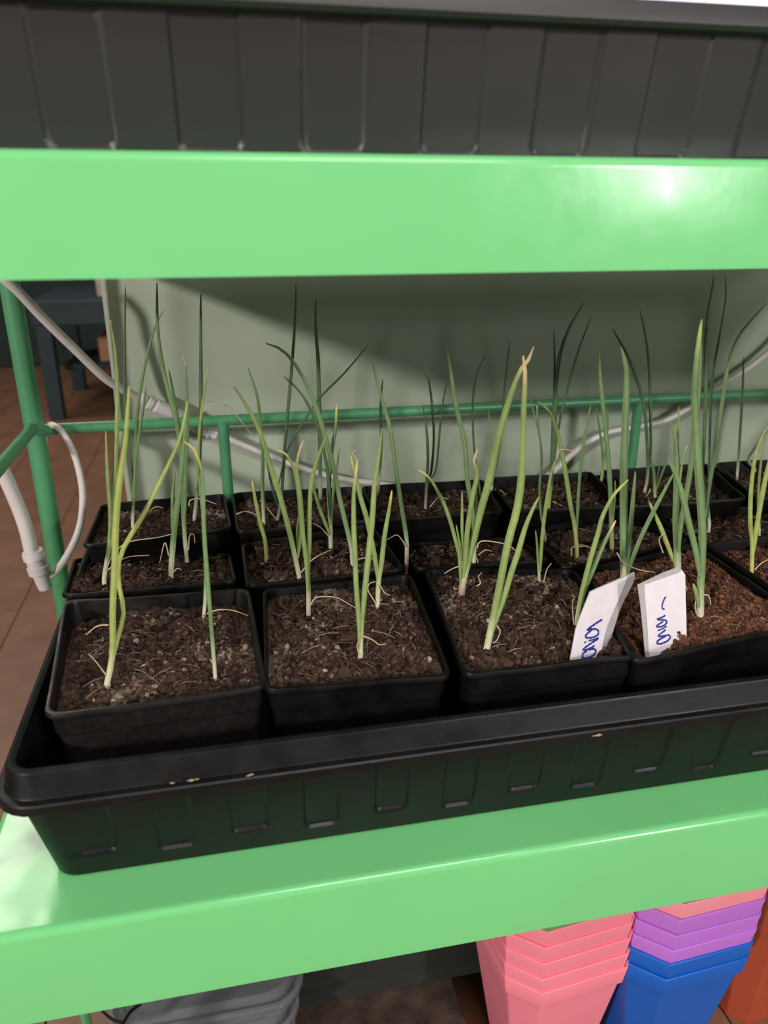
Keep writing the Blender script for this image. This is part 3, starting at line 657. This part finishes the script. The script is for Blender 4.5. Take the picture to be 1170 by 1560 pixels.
cable([D2, y_(375, 680, .686), y_(430, 702, .688), y_(480, 719, .690), y_(530, 731, .690), y_(580, 737, .690), y_(640, 748, .690), y_(700, 756, .690), y_(780, 752, .690), y_(838, 722, .690), y_(880, 685, .689), y_(920, 661, .688), y_(960, 652, .688), y_(1010, 642, .688), y_(1055, 618, .688), y_(1110, 580, .688), y_(1160, 545, .688), y_(1230, 480, .688)], .0029, 'cord', c1, O1, n=90)
O2 = y_(58, 850, .585)
c2 = thing('power_cable', 'thick white cable with waterproof plug hanging beside the left post', 'cable', O2)
cable([y_(-60, 640, .56), y_(-12, 690, .57), y_(15, 742, .578), y_(38, 800, .583), y_(50, 850, .585)], .0054, 'cord', c2, O2)
turned(y_(49, 838, .585), y_(70, 898, .585), [(0, .0058), (.02, .0078), (.08, .0084), (.2, .0086), (.22, .0072), (.38, .0072), (.4, .0084), (.56, .0084), (.6, .0062), (.68, .006), (.96, .0052), (1, .004)], 'connector', WHITEC, c2, O2)
cable([y_(68, 880, .585), y_(84, 872, .588), y_(106, 840, .595), y_(122, 800, .602), y_(126, 755, .608), y_(120, 715, .612), y_(108, 680, .616), y_(92, 655, .620), y_(78, 647, .632), y_(72, 655, .646), y_(66, 700, .655), y_(62, 745, .655), y_(66, 780, .652), y_(78, 815, .650), y_(96, 870, .645)], [.0030 - .0011 * i / 60 for i in range(61)], 'thin_cord', c2, O2, n=60)

# ------------------------------------------------------------------ things under the shelf
def stack_pot(color_m, label, corner, ang, ztop, w=.104, ch=.019, h=.128, rimh=.0166, liner=None, group='nested plastic flower pots under the shelf'):
    """corner = front-left vertex of the front face at rim level"""
    ca, sa = math.cos(ang), math.sin(ang); ex = Vector((ca, sa, 0)); ey = Vector((-sa, ca, 0))
    cen = Vector((corner[0], corner[1], 0)) + ex * (w / 2 - ch) + ey * (w / 2)
    root = thing('flower_pot', label, 'flower pot', (cen.x, cen.y, ztop - h), group)
    def ring(k, z):
        hw = w / 2 * k; c = ch * k
        pl_ = [(-hw + c, -hw), (hw - c, -hw), (hw, -hw + c), (hw, hw - c), (hw - c, hw), (-hw + c, hw), (-hw, hw - c), (-hw, -hw + c)]
        return [cen + ex * x + ey * y + Vector((0, 0, z)) for x, y in pl_]
    b = MB(); b.loft([ring(.955, ztop - rimh), ring(.962, ztop - rimh), ring(1.0, ztop - .0006), ring(.995, ztop), ring(.965, ztop), ring(.955, ztop - rimh)])
    o = b.build('rim', color_m, root); o.location = -Vector((cen.x, cen.y, ztop - h)); bevel(o, .0007)
    b = MB(); b.loft([ring(.958, ztop - .001), ring(.925, ztop - rimh), ring(.60, ztop - h), ]); b.loft([ring(.95, ztop - .001), ring(.90, ztop - rimh), ring(.585, ztop - h + .003)], True, False, True)
    b.loft([ring(.60, ztop - h), ring(.585, ztop - h + .0001)], True, False, True)
    o = b.build('body', color_m, root); o.location = -Vector((cen.x, cen.y, ztop - h)); bevel(o, .001)
    return root
PINK = mat('pink_plastic', (240, 134, 150), .42, .02, 30); PURP = mat('purple_plastic', (184, 112, 206), .42, .02, 30)
BLUE = mat('blue_plastic', (14, 92, 184), .4, .03, 30); TERRA = mat('terracotta_plastic', (168, 72, 46), .5, .05, 30)
LIME = mat('green_pot_plastic', (96, 158, 70), .45, .03, 30); LPINK = mat('light_pink_plastic', (242, 150, 160), .42, .02, 30)
def zat(u, v, p):    # height above the plan point p seen at picture height v
    lo, hi = -.4, .0
    for _ in range(40):
        m_ = (lo + hi) / 2; q = Vector((p[0], p[1], m_)) - CAM; vv = 780 - FPX * q.dot(UP) / q.dot(F)
        if vv > v: lo = m_
        else: hi = m_
    return lo
a1 = at_z(825, 1515.5, -.2); ang1 = .10
zz = [zat(0, v, (a1.x, a1.y)) for v in (1515.5, 1493.9, 1469.8, 1445.7, 1421.6)]
pl1 = ['lowest', 'second from the bottom', 'middle', 'fourth from the bottom', 'second from the top']
for i, z in enumerate(zz):
    stack_pot(PINK, 'pink octagonal edged plastic pot, %s of the pink stack' % pl1[i] + (', its whole body showing' if i == 0 else ''), (a1.x + .001 * random.uniform(-1, 1), a1.y), ang1, z, h=z - FZ - (i * .0135 if i else 0) - (0 if i else .0005))
stack_pot(LIME, 'green plastic pot nested on top of the pink stack', (a1.x, a1.y), ang1, 2 * zz[-1] - zz[-2], h=2 * zz[-1] - zz[-2] - FZ - .0675)
a2 = at_z(1015, 1494.5, -.2); ang2 = .06
vs2 = [(1494.5, BLUE, 'blue plastic pot at the bottom of the second stack'), (1471.5, BLUE, 'blue plastic pot just under the purple ones'), (1450.5, PURP, 'lowest purple plastic pot resting on the blue ones'),
       (1428.5, PURP, 'middle purple plastic pot of the second stack'), (1404.5, PURP, 'top purple plastic pot right under the pink rim'), (1380, LPINK, 'light pink plastic pot topping the purple and blue stack')]
for i, (v, m_, lb) in enumerate(vs2):
    z = zat(0, v, (a2.x, a2.y)); stack_pot(m_, lb, (a2.x + .0006 * i, a2.y), ang2, z, h=z - FZ - i * .0135 - .0005)
stack_pot(TERRA, 'terracotta coloured plastic pot at the lower right edge', (a2.x + .105, a2.y + .02), .05, -.168, h=-.168 - FZ - .0005)
# clear plastic containers with black straps
CLEAR = mat('clear_plastic', (150, 152, 158), .06, 0, spec=1.0, alpha=.24, coat=.5)
def clear_box(cx, cy, zt, w, d, h, label):
    root = thing('clear_container', label, 'container', (cx, cy, zt - h), 'clear plastic containers on the floor')
    def ring(k, z, r):
        pts = []; hw, hd = w / 2 * k, d / 2 * k
        for sx_, sy_, a0 in ((-1, -1, 180), (1, -1, 270), (1, 1, 0), (-1, 1, 90)):
            for q in range(6):
                a = math.radians(a0 + 18 * q); pts.append((cx + sx_ * (hw - r) + r * math.cos(a), cy + sy_ * (hd - r) + r * math.sin(a), z))
        return pts
    b = MB(); b.loft([ring(.8, zt - h, .015), ring(.84, zt - h + .002, .018), ring(.90, zt - h * .7, .02), ring(.925, zt - h * .66, .02), ring(.92, zt - h * .5, .02), ring(.94, zt - h * .46, .02), ring(.94, zt - .008, .022), ring(.955, zt - .006, .022), ring(.96, zt - .001, .022), ring(1, zt, .024), ring(1.01, zt - .004, .025)], True, True)
    o = part(b, 'body', CLEAR, root, (cx, cy, zt - h)); s = o.modifiers.new('solid', 'SOLIDIFY'); s.thickness = .0007
    b = MB(); b.loft([ring(1.02, zt - .004, .025), ring(1.02, zt + .001, .025), ring(.98, zt + .002, .023), ring(.95, zt - .002, .022), ring(.93, zt - .003, .022), ring(.90, zt + .004, .02), ring(.88, zt + .006, .02)], True, False, True)
    o = part(b, 'lid', CLEAR, root, (cx, cy, zt - h)); s = o.modifiers.new('solid', 'SOLIDIFY'); s.thickness = .0006
    return root
pc = at_z(300, 1535, -.235)
for i, (dz, lb) in enumerate(((-.052, 'clear plastic box at the bottom of the pile on the floor'), (-.026, 'clear plastic box in the middle of the pile'), (0, 'clear plastic box on top of the pile under the shelf'))):
    clear_box(pc.x + .004 * i, pc.y + .045, -.232 + dz, .135, .115, .024 if i else .0285, lb)
b = MB()
O3 = at_z(195, 1545, -.222)
for pts in (((150, 1535), (170, 1552), (188, 1558)), ((188, 1558), (200, 1540), (215, 1528))):
    P = crom([at_z(u, v, -.222) for u, v in pts], 8); b.tube(P, .0022, 6, flat=.3)
o = b.build('black_strap', BLACK); o.location = (0, 0, 0); tag(o, 'black plastic strap lying over the clear boxes', 'strap')
# large dark grey tray lying behind, brown soiled board below it
YT = .431
b = MB(); sx = [.1, .3, .5, .7, .9]
rg = [rring(-.03 + i_, .36 - i_, YT + i_, YT + .3 - i_, .03, z, sx, sx) for i_, z in ((.010, FZ + .0225), (.004, FZ + .085), (0, FZ + .09), (-.006, FZ + .088), (-.006, FZ + .082), (-.002, FZ + .082), (.012, FZ + .026))]
b.loft(rg, True, True, True)
DG = mat('dark_grey_plastic', (52, 56, 54), .4, .1, 20)
o = b.build('dark_tray', DG); auto_smooth(o); tag(o, 'dark grey deep tray lying on the floor behind the pot stacks', 'tray')
b = MB(); b.box(-.105, .15, YT - .11, YT + .33, FZ, FZ + .0215); 
SB = mat('soiled_board', (66, 50, 40), .9, .55, 60, .6, 300)
o = b.build('soiled_board', SB); bevel(o, .002); tag(o, 'brown soil stained board beneath the dark grey tray', 'board')

# ------------------------------------------------------------------ far background
TEAL = mat('blue_grey_metal', (38, 54, 60), .65, .15, 10); DK = mat('dark_teal_panel', (28, 46, 42), .7, .2, 6)
CARD = mat('brown_carton', (168, 118, 88), .8, .2, 8)
base = at_z(86, 640, FZ); k = base.y
ux = thing('metal_bench', 'blue grey metal bench far behind at the left', 'bench', (base.x, k, FZ))
TZ = at_y(100, 458, k).z; xr = base.x + .62; OB = (base.x, k, FZ)
b = MB(); b.box(base.x - .03, xr, k, k + .5, TZ - .075, TZ); part(b, 'top', TEAL, ux, OB, bev=.004)
for (x, y) in ((base.x - .02, k), (xr - .05, k), (base.x - .02, k + .45), (xr - .05, k + .45)):
    b = MB(); b.box(x, x + .045, y, y + .045, FZ, TZ - .075); part(b, 'leg', TEAL, ux, OB, bev=.003)
b = MB(); b.box(base.x + .03, xr - .05, k + .10, k + .4, FZ + .14, FZ + .16); part(b, 'lower_shelf', DK, ux, OB, bev=.003)
bx0 = base.x + .14
o = MB(); o.box(bx0, bx0 + .2, k + .12, k + .35, FZ + .16, TZ - .13); o = o.build('carton', CARD); bevel(o, .004); tag(o, 'brown carton standing on the lower shelf of the far bench', 'box')
o = MB(); o.box(bx0 + .02, bx0 + .17, k + .1, k + .33, TZ, TZ + .07); o = o.build('pale_box', mat('pale_carton', (196, 176, 160), .8, .2, 12)); bevel(o, .004); tag(o, 'pale box on top of the far blue grey bench', 'box')
cb = at_y(30, 488, k + 1.0)
o = MB(); o.box(cb.x - .7, cb.x + .42, k + 1.0, k + 1.35, FZ, at_y(30, 400, k + 1.0).z); o = o.build('dark_cabinet', DK); bevel(o, .006); tag(o, 'dark green cabinet far behind the left post', 'cabinet')

# grow light above the upper tray
gl = thing('grow_light', 'lavender white light tube hanging above the upper tray', 'lamp', (.3, .46, .40))
b = MB(); b.tube([(-.1, .46, .405), (.58, .46, .405)], .012, 16)
LM = bpy.data.materials.new('lavender_light'); LM.use_nodes = True; bs = LM.node_tree.nodes['Principled BSDF']
bs.inputs['Base Color'].default_value = (.8, .8, .9, 1); bs.inputs['Emission Color'].default_value = (.72, .7, .95, 1); bs.inputs['Emission Strength'].default_value = 1.4
part(b, 'tube', LM, gl, (.3, .46, .40))
b = MB(); b.box(-.11, .59, .448, .472, .421, .432); part(b, 'housing', WHITEC, gl, (.3, .46, .40), bev=.002)
for x in (-.05, .53):
    b = MB(); b.tube([(x, .46, .432), (x, .46, .62)], .001, 6); part(b, 'hanger', WHITEC, gl, (.3, .46, .40))
